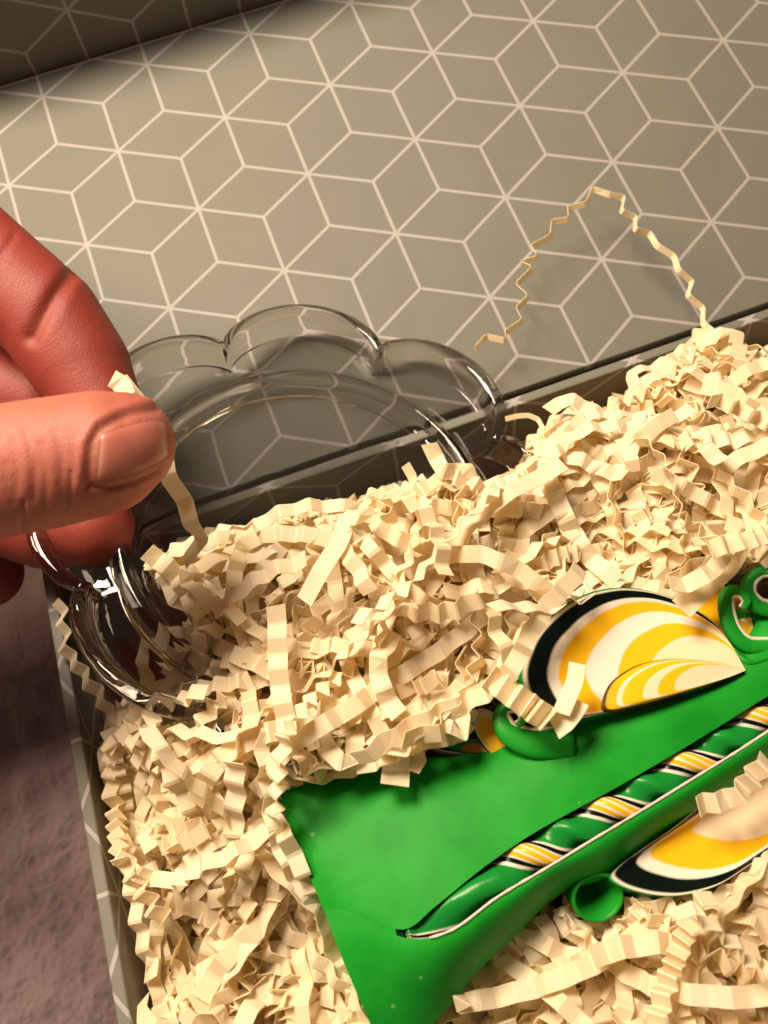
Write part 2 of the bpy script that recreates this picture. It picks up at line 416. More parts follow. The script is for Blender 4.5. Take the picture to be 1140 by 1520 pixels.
for pts, wd, dp in [([(38, 640), (52, 690), (50, 740)], 8, 0.025), ([(60, 660), (68, 705), (66, 750)], 7, 0.018), ([(20, 655), (26, 700), (22, 745)], 7, 0.015),
                    ([(84, 640), (92, 680), (90, 720), (98, 750)], 7, 0.015), ([(8, 690), (14, 730)], 7, 0.010), ([(34, 745), (32, 790)], 4, .03), ([(105, 700), (104, 745)], 3, .02),
                    ([(-30, 650), (-24, 750)], 6, .05)]:
    crease(thumb, pts, wd, dp)
NA = [(128, 722), (131, 690), (136, 655), (146, 638), (170, 624), (200, 612), (232, 608)]
crease(thumb, NA, 7, .028)
disp += thumb * .03 * np.exp(-(seg_dist(uvp, [(118, 720), (122, 660), (140, 624), (180, 605), (225, 594)]) / 8) ** 2)
crease(thumb, [(132, 722), (160, 726), (200, 716), (235, 700)], 4.5, .04)
idx = (dep > 12.8) & front
crease(idx, [(102, 408), (82, 435), (62, 470), (46, 500)], 12, .09)
crease(idx, [(112, 412), (96, 440), (86, 462)], 7, 0.010); crease(idx, [(20, 350), (0, 380)], 6, .02)
co = co + no * disp[:, None]
me.vertices.foreach_set('co', co.ravel()); me.update()
me.polygons.foreach_set('use_smooth', [True] * len(me.polygons))
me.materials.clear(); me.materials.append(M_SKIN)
fl = me.attributes.new('flush_shade', 'FLOAT', 'POINT')      # flushed fingertips; darker red on the fingers behind also paints in their shade
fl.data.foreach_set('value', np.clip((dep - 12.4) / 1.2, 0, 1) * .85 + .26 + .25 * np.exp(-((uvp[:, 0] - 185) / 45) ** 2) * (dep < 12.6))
tag(hand, 'bare hand reaching in from the left, thumb and fingers pinching the glass rim', 'person')
# thumbnail, laid on the thumb's surface by ray casting
def on_hand(u, v, off):
    from mathutils.bvhtree import BVHTree
    global _bvh
    try: _bvh
    except NameError:
        me.calc_loop_triangles(); _bvh = BVHTree.FromPolygons([tuple(x) for x in co], [tuple(p.vertices) for p in me.polygons])
    d = Vector(cp(u, v, 12) - cam_pos).normalized()
    h = _bvh.ray_cast(Vector(cam_pos), d)
    return (np.array(h[0]) - np.array(d) * off) if h[0] is not None else None
def nail_patch(name, f, off, mat, parent=None, nu=22, nv=18):
    V = []; 
    for j in range(nv + 1):
        for i in range(nu + 1): V.append(f(i / nu, j / nv))
    n0 = len(V); Fc = []
    for j in range(nv):
        for i in range(nu): Fc.append((j * (nu + 1) + i, j * (nu + 1) + i + 1, (j + 1) * (nu + 1) + i + 1, (j + 1) * (nu + 1) + i))
    back = [np.array(p) + (np.array(p) - cam_pos) / np.linalg.norm(np.array(p) - cam_pos) * .07 for p in V]
    Fb = [tuple(n0 + k for k in f_)[::-1] for f_ in Fc]
    rim = [i for i in range(nu + 1)] + [(j) * (nu + 1) + nu for j in range(1, nv + 1)] + [nv * (nu + 1) + i for i in range(nu - 1, -1, -1)] + [j * (nu + 1) for j in range(nv - 1, 0, -1)]
    Fs = [(a, n0 + a, n0 + b, b) for a, b in zip(rim, rim[1:] + rim[:1])]
    U = [(i / nu, j / nv) for j in range(nv + 1) for i in range(nu + 1)]
    o = mesh(name, V + back, Fc + Fb + Fs, mat, parent, smooth=True, uvs=U + U); recalc(o); return o
# a cylinder-curved plate through the thumb surface at the nail's middle
n_top = spline([(139, 646), (160, 630), (195, 617), (232, 612), (254, 630)], 23)
n_bot = spline([(134, 718), (152, 725), (190, 718), (232, 700), (259, 672)], 23)
def nail_f(s, t):
    a = n_top[int(round(s * 22))]; b = n_bot[int(round(s * 22))]
    u, v = a * (1 - t) + b * t
    p = on_hand(u, v, .0)
    if p is None: p = cp(u, v, 11.6)
    d = (cam_pos - p) / np.linalg.norm(cam_pos - p)
    e = min(t, 1 - t, s * .9 , (1 - s) * .8 + .06) 
    return p + d * (-.020 + .030 * min(1, e * 5))
nail = nail_patch('thumbnail', nail_f, 0, M_NAIL, hand)

# ------------------------------------------------------------------ carved candle
candle = empty('carved_candle', tuple(up(600, 1300, -.6)), 'carved green candle with yellow, white and black layered petals lying in the shredded paper', 'candle')
def kmesh(name, V, Fc, **k):
    par = k.pop('parent', candle)
    o = mesh(name, V, Fc, **k); recalc(o)
    if par is candle: keep(o, candle)
    else: o.parent = par; o.matrix_parent_inverse = Matrix.Translation(candle.location).inverted() if False else Matrix.Identity(4)
    return o
def body_z(u, v): return 0
# stations from the base (left) to the right edge: upper edge, groove edges, lower edge, each (px, py, z)
ST = [  # upper edge, groove upper, groove lower, lower edge
 ((405, 1166, .75), (478, 1345, .98), (480, 1349, .98), (562, 1545, .55)),
 ((420, 1158, .80), (520, 1350, 1.10), (522, 1354, 1.10), (610, 1545, .50)),
 ((470, 1146, .85), (596, 1380, 1.22), (600, 1392, 1.21), (662, 1500, .45)),
 ((545, 1134, .92), (648, 1344, 1.30), (668, 1382, 1.26), (706, 1446, .45)),
 ((620, 1124, 1.00), (712, 1292, 1.30), (738, 1332, 1.25), (762, 1392, .50)),
 ((700, 1118, 1.06), (780, 1244, 1.30), (812, 1288, 1.24), (828, 1330, .50)),
 ((780, 1096, 1.18), (850, 1204, 1.30), (884, 1244, 1.24), (905, 1300, .50)),
 ((850, 1068, 1.30), (920, 1166, 1.32), (954, 1202, 1.24), (985, 1242, .52)),
 ((920, 1052, 1.36), (992, 1124, 1.34), (1022, 1160, 1.24), (1060, 1196, .55)),
 ((1000, 1032, 1.38), (1065, 1080, 1.36), (1090, 1118, 1.26), (1130, 1144, .6)),
 ((1080, 1000, 1.38), (1135, 1036, 1.38), (1155, 1076, 1.28), (1195, 1100, .65)),
 ((1140, 900, 1.38), (1240, 975, 1.38), (1250, 1018, 1.28), (1290, 1040, .65)),
 ((1290, 760, 1.38), (1380, 890, 1.38), (1400, 930, 1.28), (1440, 960, .65))]
STs = np.array([[list(p) for p in s] for s in ST])                      # stations x 4 x 3
ns = 72
STd = np.stack([spline(STs[:, k], ns) for k in range(4)], 1)
V = []; midx = []; Fc = []; cols = []
for i in range(ns):
    eu, gu, gl, el = STd[i]
    pe, pg, ph, pl = [up(*q) for q in (eu, gu, gl, el)]
    t = i / (ns - 1); gd = .75 * min(1, max(0, (i - 11) / 8))          # groove depth
    prof = []
    for s in np.linspace(0, 1, 12):                                      # upper face, softly rounded at the outer edge
        p = pe * (1 - s) + pg * s; p = p + np.array([0, 0, .05 * math.sin(math.pi * s) - .07 * (1 - s) ** 8]); prof.append(p)
    mid = (pg + ph) / 2; dn = np.array([0, 0, -1.])
    g1 = pg * .97 + ph * .03 + dn * gd * .85; g2 = mid + dn * gd; g3 = pg * .06 + ph * .94 + dn * gd * .85
    prof += [g1, g2, g3]
    for s in np.linspace(0, 1, 9):
        p = ph * (1 - s) + pl * s; p = p + np.array([0, 0, .22 * math.sin(math.pi * s) ** .8]); prof.append(p)
    # underside
    ce = (pe + pl) / 2
    for s in np.linspace(0, 1, 10)[1:-1]:
        p = pl * (1 - s) + pe * s; p = np.array([p[0], p[1], (pl[2] * (1 - s) + pe[2] * s) - (1.9 - .6 * t) * math.sin(math.pi * s) ** .6]); prof.append(p)
    V += prof; m = len(prof)
for i in range(ns - 1):
    for k in range(m):
        k2 = (k + 1) % m
        Fc.append((i * m + k, (i + 1) * m + k, (i + 1) * m + k2, i * m + k2)); midx.append(1 if 11 <= k <= 14 and i > 10 else 0)
Fc.append(tuple(range(m))); midx.append(0); Fc.append(tuple((ns - 1) * m + k for k in range(m))[::-1]); midx.append(0)
body = kmesh('body', V, Fc, mats=[M_BODY, M_BLACK], midx=midx, smooth=True)
bm = bmesh.new(); bm.from_mesh(body.data)
for e in bm.edges:
    if len(e.link_faces) == 2 and e.calc_face_angle(0) > math.radians(42): e.smooth = False
bm.to_mesh(body.data); bm.free()

def tube(name, path, rad, mat, parent=candle, flat=1.0, S=10, upv=(0, 0, 1), uv=False, mats=None):
    P = [np.array(p) for p in path]; V = []; Fc = []; UV = []; nn = len(P)
    for i, p in enumerate(P):
        t = P[min(i + 1, nn - 1)] - P[max(i - 1, 0)]; t /= np.linalg.norm(t) + 1e-9
        b = np.cross(t, upv); b /= np.linalg.norm(b) + 1e-9; u = np.cross(b, t)
        r = rad[i] if hasattr(rad, '__len__') else rad
        for k in range(S):
            g = 2 * math.pi * k / S; V.append(p + b * r * math.cos(g) + u * r * flat * math.sin(g)); UV.append((k / S, i / nn))
    for i in range(nn - 1):
        for k in range(S): Fc.append((i * S + k, i * S + (k + 1) % S, (i + 1) * S + (k + 1) % S, (i + 1) * S + k))
    Fc.append(tuple(range(S))[::-1]); Fc.append(tuple((nn - 1) * S + k for k in range(S)))
    return kmesh(name, V, Fc, mat=mat, parent=parent, smooth=True, uvs=UV)
# white lip along the groove's lower edge
tube('groove_lip', [up(q[2][0], q[2][1], q[2][2] + .02) for q in STd[15:70]], [.012 + .010 * abs(math.sin(i * 1.7)) for i in range(55)], M_WHITE)
tube('groove_lip', [up(q[1][0] - 1, q[1][1] - 1, q[1][2] - .035) for q in STd[13:70]], .02, M_BLACK)

# twisted ribbon lying in the groove
tw_stops = [(0, CG), (.33, CW), (.355, CB), (.40, CW), (.42, CY_), (.48, CW), (.52, CY_), (.60, CP), (.64, CY_), (.71, CW), (.735, CB), (.785, CW), (.81, CG), (1.0, CG)]
M_TW = layered('twisted_layers', tw_stops, 0, .015, 3, .25, .004, True)
def twisted():
    path = []
    pts = [(606, 1386, 1.20)] + [((a[1][0] + a[2][0]) / 2, (a[1][1] + a[2][1]) / 2, 1.10) for a in STd[14:72:3]]
    pp = spline(pts, 420); P = np.array([up(*q) for q in pp]); V = []; Fc = []; UV = []; S = 36; nn = len(P)
    L = np.r_[0, np.cumsum(np.linalg.norm(np.diff(P, axis=0), axis=1))]
    for i in range(nn):
        t = P[min(i + 1, nn - 1)] - P[max(i - 1, 0)]; t /= np.linalg.norm(t)
        b = np.cross(t, (0, 0, 1)); b /= np.linalg.norm(b); u = np.cross(b, t)
        Lx = 1.45; tw = -2 * math.pi / 1.28 * ((L[i] if L[i] > Lx else Lx - (Lx - L[i]) * .30) - 1.05)
        gr = min(1, .25 + L[i] / 1.0)
        for k in range(S + 1):
            g = 2 * math.pi * k / S
            x = .30 * abs(math.cos(g)) ** .85 * math.copysign(1, math.cos(g)); y = .19 * abs(math.sin(g)) ** .85 * math.copysign(1, math.sin(g))
            xr = x * math.cos(tw) - y * math.sin(tw); yr = x * math.sin(tw) + y * math.cos(tw)
            V.append(P[i] + (b * xr + u * (yr * .9 - .06)) * gr); UV.append((k / S + .585, L[i]))
    for i in range(nn - 1):
        for k in range(S): Fc.append((i * (S + 1) + k, i * (S + 1) + k + 1, (i + 1) * (S + 1) + k + 1, (i + 1) * (S + 1) + k))
    Fc.append(tuple(range(S + 1))[::-1]); Fc.append(tuple((nn - 1) * (S + 1) + k for k in range(S + 1)))
    return kmesh('twisted_ribbon', V, Fc, mat=M_TW, smooth=True, uvs=UV)
twisted()

# petals: nested bands that run together at the tip
def petal(name, outline, tip, z0, ztip, stops, depth=.35, thick=.3, warp=.02, lab=None, nk=30, rimh=.0, closed=True):
    O = spline(outline + [outline[0]], 120)[:-1]; V = []; UV = []; Fc = []
    T = np.array(tip, float); m = len(O)
    for j in range(nk + 1):
        k = 1 - j / nk
        for i in range(m):
            q = T + (O[i] - T) * k
            s = k
            ft = min(1, np.linalg.norm(q - T) / 260)
            z = ztip + (z0 - ztip) * ft - depth * math.sin(math.pi * min(1, (1 - k) * 1.0)) * ft + rimh * max(0, 1 - (1 - k) / .08)
            V.append(up(q[0], q[1], z)); UV.append((k, i / m))
    for j in range(nk):
        for i in range(m): Fc.append((j * m + i, j * m + (i + 1) % m, (j + 1) * m + (i + 1) % m, (j + 1) * m + i))
    k0 = len(V)
    for i in range(m): V.append(np.array(V[i]) + np.array([0, 0, -thick])); UV.append((1.0, i / m))
    for i in range(m): Fc.append((i, k0 + i, k0 + (i + 1) % m, (i + 1) % m))
    Fc.append(tuple(k0 + i for i in range(m)))
    o = kmesh(name, V, Fc, mat=layered(name + '_layers', stops, 0, warp), smooth=True, uvs=UV)
    bm = bmesh.new(); bm.from_mesh(o.data)
    for e in bm.edges:
        if len(e.link_faces) == 2 and e.calc_face_angle(0) > math.radians(50): e.smooth = False
    bm.to_mesh(o.data); bm.free()
    if lab: o['label'] = lab
    return o
big = [(1107, 995), (1085, 955), (1055, 920), (1005, 890), (940, 873), (880, 878), (825, 907), (788, 945), (772, 985), (772, 1015), (790, 1048), (820, 1070), (862, 1066), (905, 1056), (980, 1038), (1050, 1018)]
st_big = [(0, CP), (.42, CY_), (.56, CW), (.70, CY_), (.82, CW), (.87, CB), (.962, CW), (.982, CG)]
petal('big_petal', big, (1107, 995), 1.68, 1.44, st_big, .22, 1.3, .06, 'large teardrop petal with yellow and white bands inside a black band')
lobe = [(1107, 995), (1065, 983), (1000, 978), (950, 986), (912, 1008), (896, 1033), (900, 1054), (950, 1046), (1020, 1026), (1070, 1010)]
st_lobe = [(0, CP), (.50, CY_), (.62, CP), (.72, CY_), (.86, CP), (.90, CY_), (.975, (.10, .035, .008))]  # brown outer band: shadow along the lobe's edge, put into the colour
petal('folded_lobe', lobe, (1107, 995), 1.72, 1.49, st_lobe, -.16, .25, .04)
low = [(1290, 1080), (1200, 1110), (1130, 1130), (1060, 1180), (1000, 1228), (950, 1262), (915, 1288), (905, 1306), (940, 1322), (1000, 1330), (1060, 1316), (1110, 1286), (1160, 1250), (1230, 1180)]
st_low = [(0, CP), (.56, CP), (.68, CY_), (.845, CW), (.90, CB), (.985, CW), (.994, CG)]
petal('lower_petal', low, (1290, 1080), .80, .55, st_low, .28, .9, .05, 'lower petal with a yellow crescent partly covered by shreds')
farp = [(1120, 940), (1110, 900), (1080, 865), (1040, 850), (1000, 860), (985, 885), (1010, 920), (1060, 950)]
petal('far_petal', farp, (1120, 950), 1.35, 1.30, [(0, CY_), (.30, CW), (.36, CY_), (.62, CY_), (.82, CW), (.87, CB), (.96, CG)], .1, .8)
sm_p = [(735, 1125), (712, 1100), (696, 1072), (694, 1045), (706, 1032), (730, 1040), (748, 1060), (752, 1090), (748, 1115)]
petal('small_petal', sm_p, (742, 1128), 1.25, 1.05, [(0, CY_), (.52, CY_), (.66, CW), (.80, CB), (.96, CG)], .1, .6)
slit = [(790, 1121), (740, 1122), (690, 1119), (650, 1112), (640, 1104), (662, 1097), (700, 1098), (745, 1104), (780, 1112)]
petal('small_petal', slit, (790, 1121), .98, 1.06, [(0, (.5, .2, .02)), (.50, (.45, .16, .02)), (.70, CG), (.84, CB), (.96, CW)], .12, .5)  # orange core: warm reflection inside the slit, painted as colour
smb = [(880, 1330), (850, 1318), (832, 1322), (828, 1342), (846, 1362), (880, 1362)]
petal('small_petal', smb, (905, 1338), .05, .05, [(0, CY_), (.5, CP), (.62, CY_), (.80, CW), (.9, CB)], .05, .5)

# curls
def curl(name, pts, widths, z0, z1, n=70, edge=True, flat=.6, side=1, **kw):
    P = spline(pts, n); zz = np.linspace(z0, z1, n); W = np.interp(np.linspace(0, 1, n), np.linspace(0, 1, len(widths)), widths)
    path = [up(P[i][0], P[i][1], zz[i]) for i in range(n)]
    o = tube(name, path, list(W), M_GREEN, flat=flat, S=18, **kw)
    if edge:
        D = np.gradient(P, axis=0); Nn = np.c_[D[:, 1], -D[:, 0]]; Nn /= np.linalg.norm(Nn, axis=1)[:, None]
        ed = []
        for i in range(n):
            off = Nn[i] * side * (W[i] * F / 13) * .93
            ed.append(up(P[i][0] + off[0], P[i][1] + off[1], zz[i] + W[i] * flat * .30))
        e = tube('white_edge', ed, [max(.02, min(.045, w_ * .3)) for w_ in W], M_WHITE, parent=None, S=8)
        keep(e, candle)
    return o
curl('curl', [(850, 1100), (795, 1104), (757, 1090), (744, 1068), (748, 1053), (763, 1049), (775, 1058), (776, 1070), (768, 1076)], [.26, .20, .14, .095, .07, .06, .05], 1.26, 1.52, side=-1)
curl('curl', [(1150, 960), (1110, 958), (1088, 938), (1078, 910), (1078, 886), (1089, 877), (1103, 881), (1108, 893), (1102, 903)], [.12, .12, .12, .11, .09, .07, .05], 1.35, 1.70, side=-1)
curl('curl', [(1180, 900), (1150, 905), (1125, 900), (1110, 882), (1113, 862), (1130, 849), (1150, 850)], [.12, .12, .12, .11, .085, .06], 1.35, 1.80, side=-1)
# broad green sheet between the two far curls
V = []; Fc = []
sheet = spline([(1092, 968, 1.42), (1110, 984, 1.45), (1140, 978, 1.45), (1175, 955, 1.45)], 16)
shet2 = spline([(1076, 896, 1.50), (1105, 908, 1.35), (1135, 912, 1.35), (1175, 900, 1.45)], 16)
for j in range(12):
    for i in range(16):
        q = sheet[i] * (1 - j / 11) + shet2[i] * (j / 11); V.append(up(q[0], q[1], q[2] - .18 * math.sin(math.pi * j / 11)))
k0 = len(V); V += [v + np.array([0, 0, -.5]) for v in V]
for j in range(11):
    for i in range(15):
        f = (j * 16 + i, j * 16 + i + 1, (j + 1) * 16 + i + 1, (j + 1) * 16 + i); Fc.append(f); Fc.append(tuple(k0 + x for x in f)[::-1])
rim = list(range(16)) + [j * 16 + 15 for j in range(1, 12)] + [11 * 16 + i for i in range(14, -1, -1)] + [j * 16 for j in range(10, 0, -1)]
Fc += [(a, k0 + a, k0 + b, b) for a, b in zip(rim, rim[1:] + rim[:1])]
kmesh('peeled_sheet', V, Fc, mat=M_GREEN, smooth=True)
# rolled end below the body, shade at its bottom painted in as black
rc_ = up(888, 1333, .62); ax = np.array(up(862, 1300, -.1)) - rc_; ax /= np.linalg.norm(ax)
V = []; Fc = []; mi = []; S = 40
e1 = np.cross(ax, (0, 0, 1)); e1 /= np.linalg.norm(e1); e2 = np.cross(e1, ax)
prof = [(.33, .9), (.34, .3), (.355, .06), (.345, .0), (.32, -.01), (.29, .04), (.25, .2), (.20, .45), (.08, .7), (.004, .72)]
for r, h in prof:
    for k in range(S):
        g = 2 * math.pi * k / S; V.append(rc_ + ax * h + (e1 * math.cos(g) * 1.05 + e2 * math.sin(g) * .95) * r)
for j in range(len(prof) - 1):
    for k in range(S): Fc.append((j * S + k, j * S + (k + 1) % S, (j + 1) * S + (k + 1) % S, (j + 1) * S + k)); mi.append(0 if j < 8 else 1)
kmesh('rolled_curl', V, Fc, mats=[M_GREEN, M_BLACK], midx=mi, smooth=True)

# ------------------------------------------------------------------ shredded paper
CTRL = [(235, 830, -.6), (300, 850, .9), (450, 800, 1.5), (600, 745, 1.7), (700, 760, 1.7), (830, 650, 1.3), (950, 600, 1.0), (1060, 520, .9), (1140, 560, 1.3), (250, 1050, .45), (300, 960, .5),
        (200, 1200, -1.0), (250, 1400, -1.2), (400, 1000, 1.2), (400, 1200, .1), (450, 1450, -.5), (600, 950, 1.5), (600, 1080, 1.35), (750, 850, 1.5),
        (900, 800, 1.0), (1100, 780, 1.0), (760, 1000, 1.25), (700, 1500, -.6), (900, 1400, -.1), (1100, 1400, .2), (1000, 1330, .3), (1140, 1300, .5), (1000, 690, 1.5), (1140, 680, 1.5), (350, 1110, 1.5), (300, 1100, 1.2), (420, 1110, 1.5), (470, 1110, 1.3)]
CW3 = np.array([up(*c) for c in CTRL])
def Hh(x, y):
    d = (CW3[:, 0] - x) ** 2 + (CW3[:, 1] - y) ** 2 + .15; wt = d ** -1.6; return float((wt * CW3[:, 2]).sum() / wt.sum())
HEAP = [(226, 822), (300, 806), (345, 800), (440, 768), (520, 765), (590, 735), (650, 725), (720, 735), (790, 700), (820, 650), (850, 612), (905, 620), (960, 570), (1000, 560), (1030, 505), (1075, 492), (1110, 530), (1300, 500),
        (1300, 1700), (240, 1700), (222, 1500), (190, 1350), (172, 1230), (160, 1110), (180, 1060), (215, 1040), (262, 1010), (284, 950), (290, 905), (255, 862)]
CAND = [(408, 1170), (540, 1140), (640, 1100), (700, 1095), (700, 1040), (760, 1040), (775, 980), (830, 905), (930, 872), (1000, 880), (1030, 862), (1120, 840), (1300, 780), (1300, 1030), (1200, 1110), (1200, 1210), (1110, 1295), (1000, 1335), (935, 1330), (915, 1365), (850, 1365), (832, 1330), (760, 1392), (660, 1508), (560, 1560)]
def strip_geo(C, Nrm, wd, V, Fc, thick=.013, taper=False):
    """C: joint points of the folded strip, Nrm: matching offset normals, ribbon of width wd"""
    C = np.asarray(C); nn = len(C); k0 = len(V)
    T = np.gradient(C, axis=0); T /= np.linalg.norm(T, axis=1)[:, None] + 1e-9
    for i in range(nn):
        b = Nrm[i]; m_ = np.cross(b, T[i]); m_ /= np.linalg.norm(m_) + 1e-9
        for s1, s2 in ((-1, -1), (1, -1), (1, 1), (-1, 1)): V.append(C[i] + b * s1 * wd / 2 + m_ * s2 * thick / 2)
    for i in range(nn - 1):
        a = k0 + 4 * i
        for k in range(4): Fc.append((a + k, a + (k + 1) % 4, a + 4 + (k + 1) % 4, a + 4 + k))
    Fc.append((k0, k0 + 3, k0 + 2, k0 + 1)); e = k0 + 4 * (nn - 1); Fc.append((e, e + 1, e + 2, e + 3))
def folded(path, roll, g, wd, V, Fc, s0=.27, rr=random, jit=.15, roll_drift=.25, soft=True):
    """zigzag-folded strip that follows a 3-D polyline; g = half fold angle in degrees (scalar or function of share)"""
    P = np.asarray(path, float); seg = np.r_[0, np.cumsum(np.linalg.norm(np.diff(P, axis=0), axis=1))]; L = seg[-1]
    s = 0; sgn = 1; C = []; B = []; r = roll
    while s <= L:
        gg = g(s / L) if callable(g) else g
        gg = math.radians(max(0, gg * rr.uniform(1 - jit * 2, 1 + jit * 2))); sl = s0 * rr.uniform(.8, 1.2)
        p = np.array([np.interp(s, seg, P[:, k]) for k in range(3)]); q = np.array([np.interp(min(L, s + .15), seg, P[:, k]) for k in range(3)]); q0 = np.array([np.interp(max(0, s - .15), seg, P[:, k]) for k in range(3)])
        t = q - q0; t /= np.linalg.norm(t) + 1e-9
        h = np.array([0, 0, 1.]) if abs(t[2]) < .95 else np.array([1., 0, 0])
        b = np.cross(t, h); b /= np.linalg.norm(b); u = np.cross(b, t)
        r += rr.gauss(0, roll_drift * .3)
        nn = u * math.cos(r) + b * math.sin(r); bb = np.cross(nn, t)
        C.append(p + nn * sgn * sl * math.sin(gg) / 2); B.append(bb + t * rr.gauss(0, .06)); B[-1] /= np.linalg.norm(B[-1])
        s += max(.03, sl * math.cos(gg)); sgn = -sgn
    if len(C) < 3: return False
    # smooth the width directions a little
    B = np.array(B); 
    for _ in range(1): B[1:-1] = (B[:-2] + B[1:-1] * 2 + B[2:]); B /= np.linalg.norm(B, axis=1)[:, None]
    if soft:
        C2, B2 = [C[0]], [B[0]]
        for i in range(1, len(C) - 1):
            for k_, f_ in ((i - 1, .11), (i + 1, .11)):
                C2.append(C[i] * (1 - f_) + C[k_] * f_); B2.append(B[i] * (1 - f_) + B[k_] * f_)
        C, B = C2 + [C[-1]], np.array(B2 + [B[-1]])
    strip_geo(C, B, wd, V, Fc); return True
def rand_path(u, v, dz, length, rr, poly=HEAP, free=False):
    z = -1.0; p0 = up(u, v, z)
    for _ in range(3): z = Hh(p0[0], p0[1]) + dz; p0 = up(u, v, z)
    a = rr.uniform(0, 2 * math.pi); out = [p0]; x, y = p0[0], p0[1]; s = 0; ph = rr.uniform(0, 6.28); am = rr.uniform(.05, .28); tz = rr.gauss(0, .12)
    cv = rr.gauss(0, .35); jx, jy = rr.gauss(0, 9), rr.uniform(-16, 20)
    while s < length:
        ok = False
        for tr in range(8):
            a2 = a + cv * .22 + rr.gauss(0, .07 + .28 * tr); nx, ny = x + .22 * math.cos(a2), y + .22 * math.sin(a2)
            z = Hh(nx, ny) + dz + am * math.sin(ph + s * 2.2) + tz * s
            q = pj((nx, ny, z))
            if inside((q[0] + jx, q[1] + jy), poly) and nx > .42 and ny < -.45 and (free or not inside(q, CAND)): ok = True; break
        if not ok: break
        x, y, a = nx, ny, a2; s += .22; out.append(np.array([x, y, z]))
    return out
SPOTS = [((290, 880), 'inside the left part of the glass dish', 'shreds in the dish'), ((430, 830), 'below the near arc of the glass dish ring', 'shreds in the dish'),
         ((560, 790), 'in the middle of the glass dish', 'shreds in the dish'), ((690, 740), 'at the right wall of the glass dish', 'shreds in the dish'),
         ((850, 680), 'on the heap just right of the glass dish', 'shreds at the back'), ((1010, 620), 'high on the heap near the back rim', 'shreds at the back'),
         ((1090, 720), 'on the heap at the right photo edge', 'shreds at the back'), ((900, 800), 'just behind the large yellow petal', 'shreds behind the candle'),
         ((740, 860), 'on the crest left of the large yellow petal', 'shreds behind the candle'), ((600, 900), 'at the centre of the heap above the candle', 'shreds behind the candle'),
         ((660, 1040), 'beside the small green curl of the candle', 'shreds behind the candle'), ((500, 1050), 'above the upper corner of the candle base', 'shreds behind the candle'),
         ((390, 1000), 'midway between dish and candle base', 'shreds behind the candle'), ((260, 1100), 'below the lower left lobe of the dish', 'shreds at the left wall'),
         ((210, 1250), 'against the left box wall', 'shreds at the left wall'), ((340, 1200), 'left of the candle base, upper part', 'shreds left of the candle'),
         ((330, 1340), 'left of the candle base, lower part', 'shreds left of the candle'), ((430, 1460), 'at the bottom corner left of the candle base', 'shreds left of the candle'),
         ((270, 1470), 'in the bottom left corner of the box', 'shreds left of the candle'), ((730, 1470), 'under the tapering lower edge of the candle', 'shreds before the candle'),
         ((830, 1420), 'below the rolled green curl', 'shreds before the candle'), ((960, 1420), 'in front of the lower petal', 'shreds before the candle'),
         ((1090, 1350), 'right of the lower petal tip', 'shreds before the candle'), ((1080, 1470), 'in the bottom right corner of the photo', 'shreds before the candle')]
def describe(path, g):
    q = pj(path[len(path) // 2]); L = .22 * len(path)
    sp = min(SPOTS, key=lambda s_: (s_[0][0] - q[0]) ** 2 + (s_[0][1] - q[1]) ** 2)
    kind = 'smooth' if g < 24 else 'evenly creased' if g < 38 else 'zigzag' if g < 52 else 'tightly pleated'
    a = pj(path[0]); b = pj(path[-1]); d = b - a; an = abs(math.degrees(math.atan2(d[1], d[0]))) % 180
    run = 'level' if an < 25 or an > 155 else 'upright' if 65 < an < 115 else 'slanting'
    if np.linalg.norm(d) < .55 * L * 95: run = 'curled'
    return ('%s %s %s cream shred %s' % (run,'short' if L < 2.6 else 'long' if L > 4.2 else 'mid-length', kind, sp[1]), sp[2])
def strip_obj(V, Fc, label, group=None):
    c = np.mean(V, axis=0)
    o = mesh('paper_shred', [v - c for v in V], Fc, M_PAPER); o.location = tuple(c)
    return tag(o, label, 'paper shred', group)
# deep filling, one mass
rr = random.Random(11); V, Fc = [], []
made = 0; tries = 0
while made < 1750 and tries < 9000:
    tries += 1
    u, v = rr.uniform(150, 1220), rr.uniform(480, 1600)
    if not inside((u, v), HEAP): continue
    dz = -rr.uniform(.35, 2.6); ic = inside((u, v), CAND)
    if ic and dz > -2.0: continue
    p = rand_path(u, v, dz, rr.uniform(1.2, 3.6), rr, free=ic)
    if len(p) < 5: continue
    g = rr.choice([rr.uniform(20, 45), rr.uniform(40, 65), rr.uniform(60, 76)])
    if folded(p, rr.uniform(-1.6, 1.6), g, rr.uniform(.22, .29), V, Fc, rr.uniform(.22, .32), rr, soft=False): made += 1
fill = mesh('shredded_paper', V, Fc, M_PAPER)
tag(fill, 'mass of crinkled cream paper shreds filling the gift box under the candle', 'shredded paper', kind='stuff')
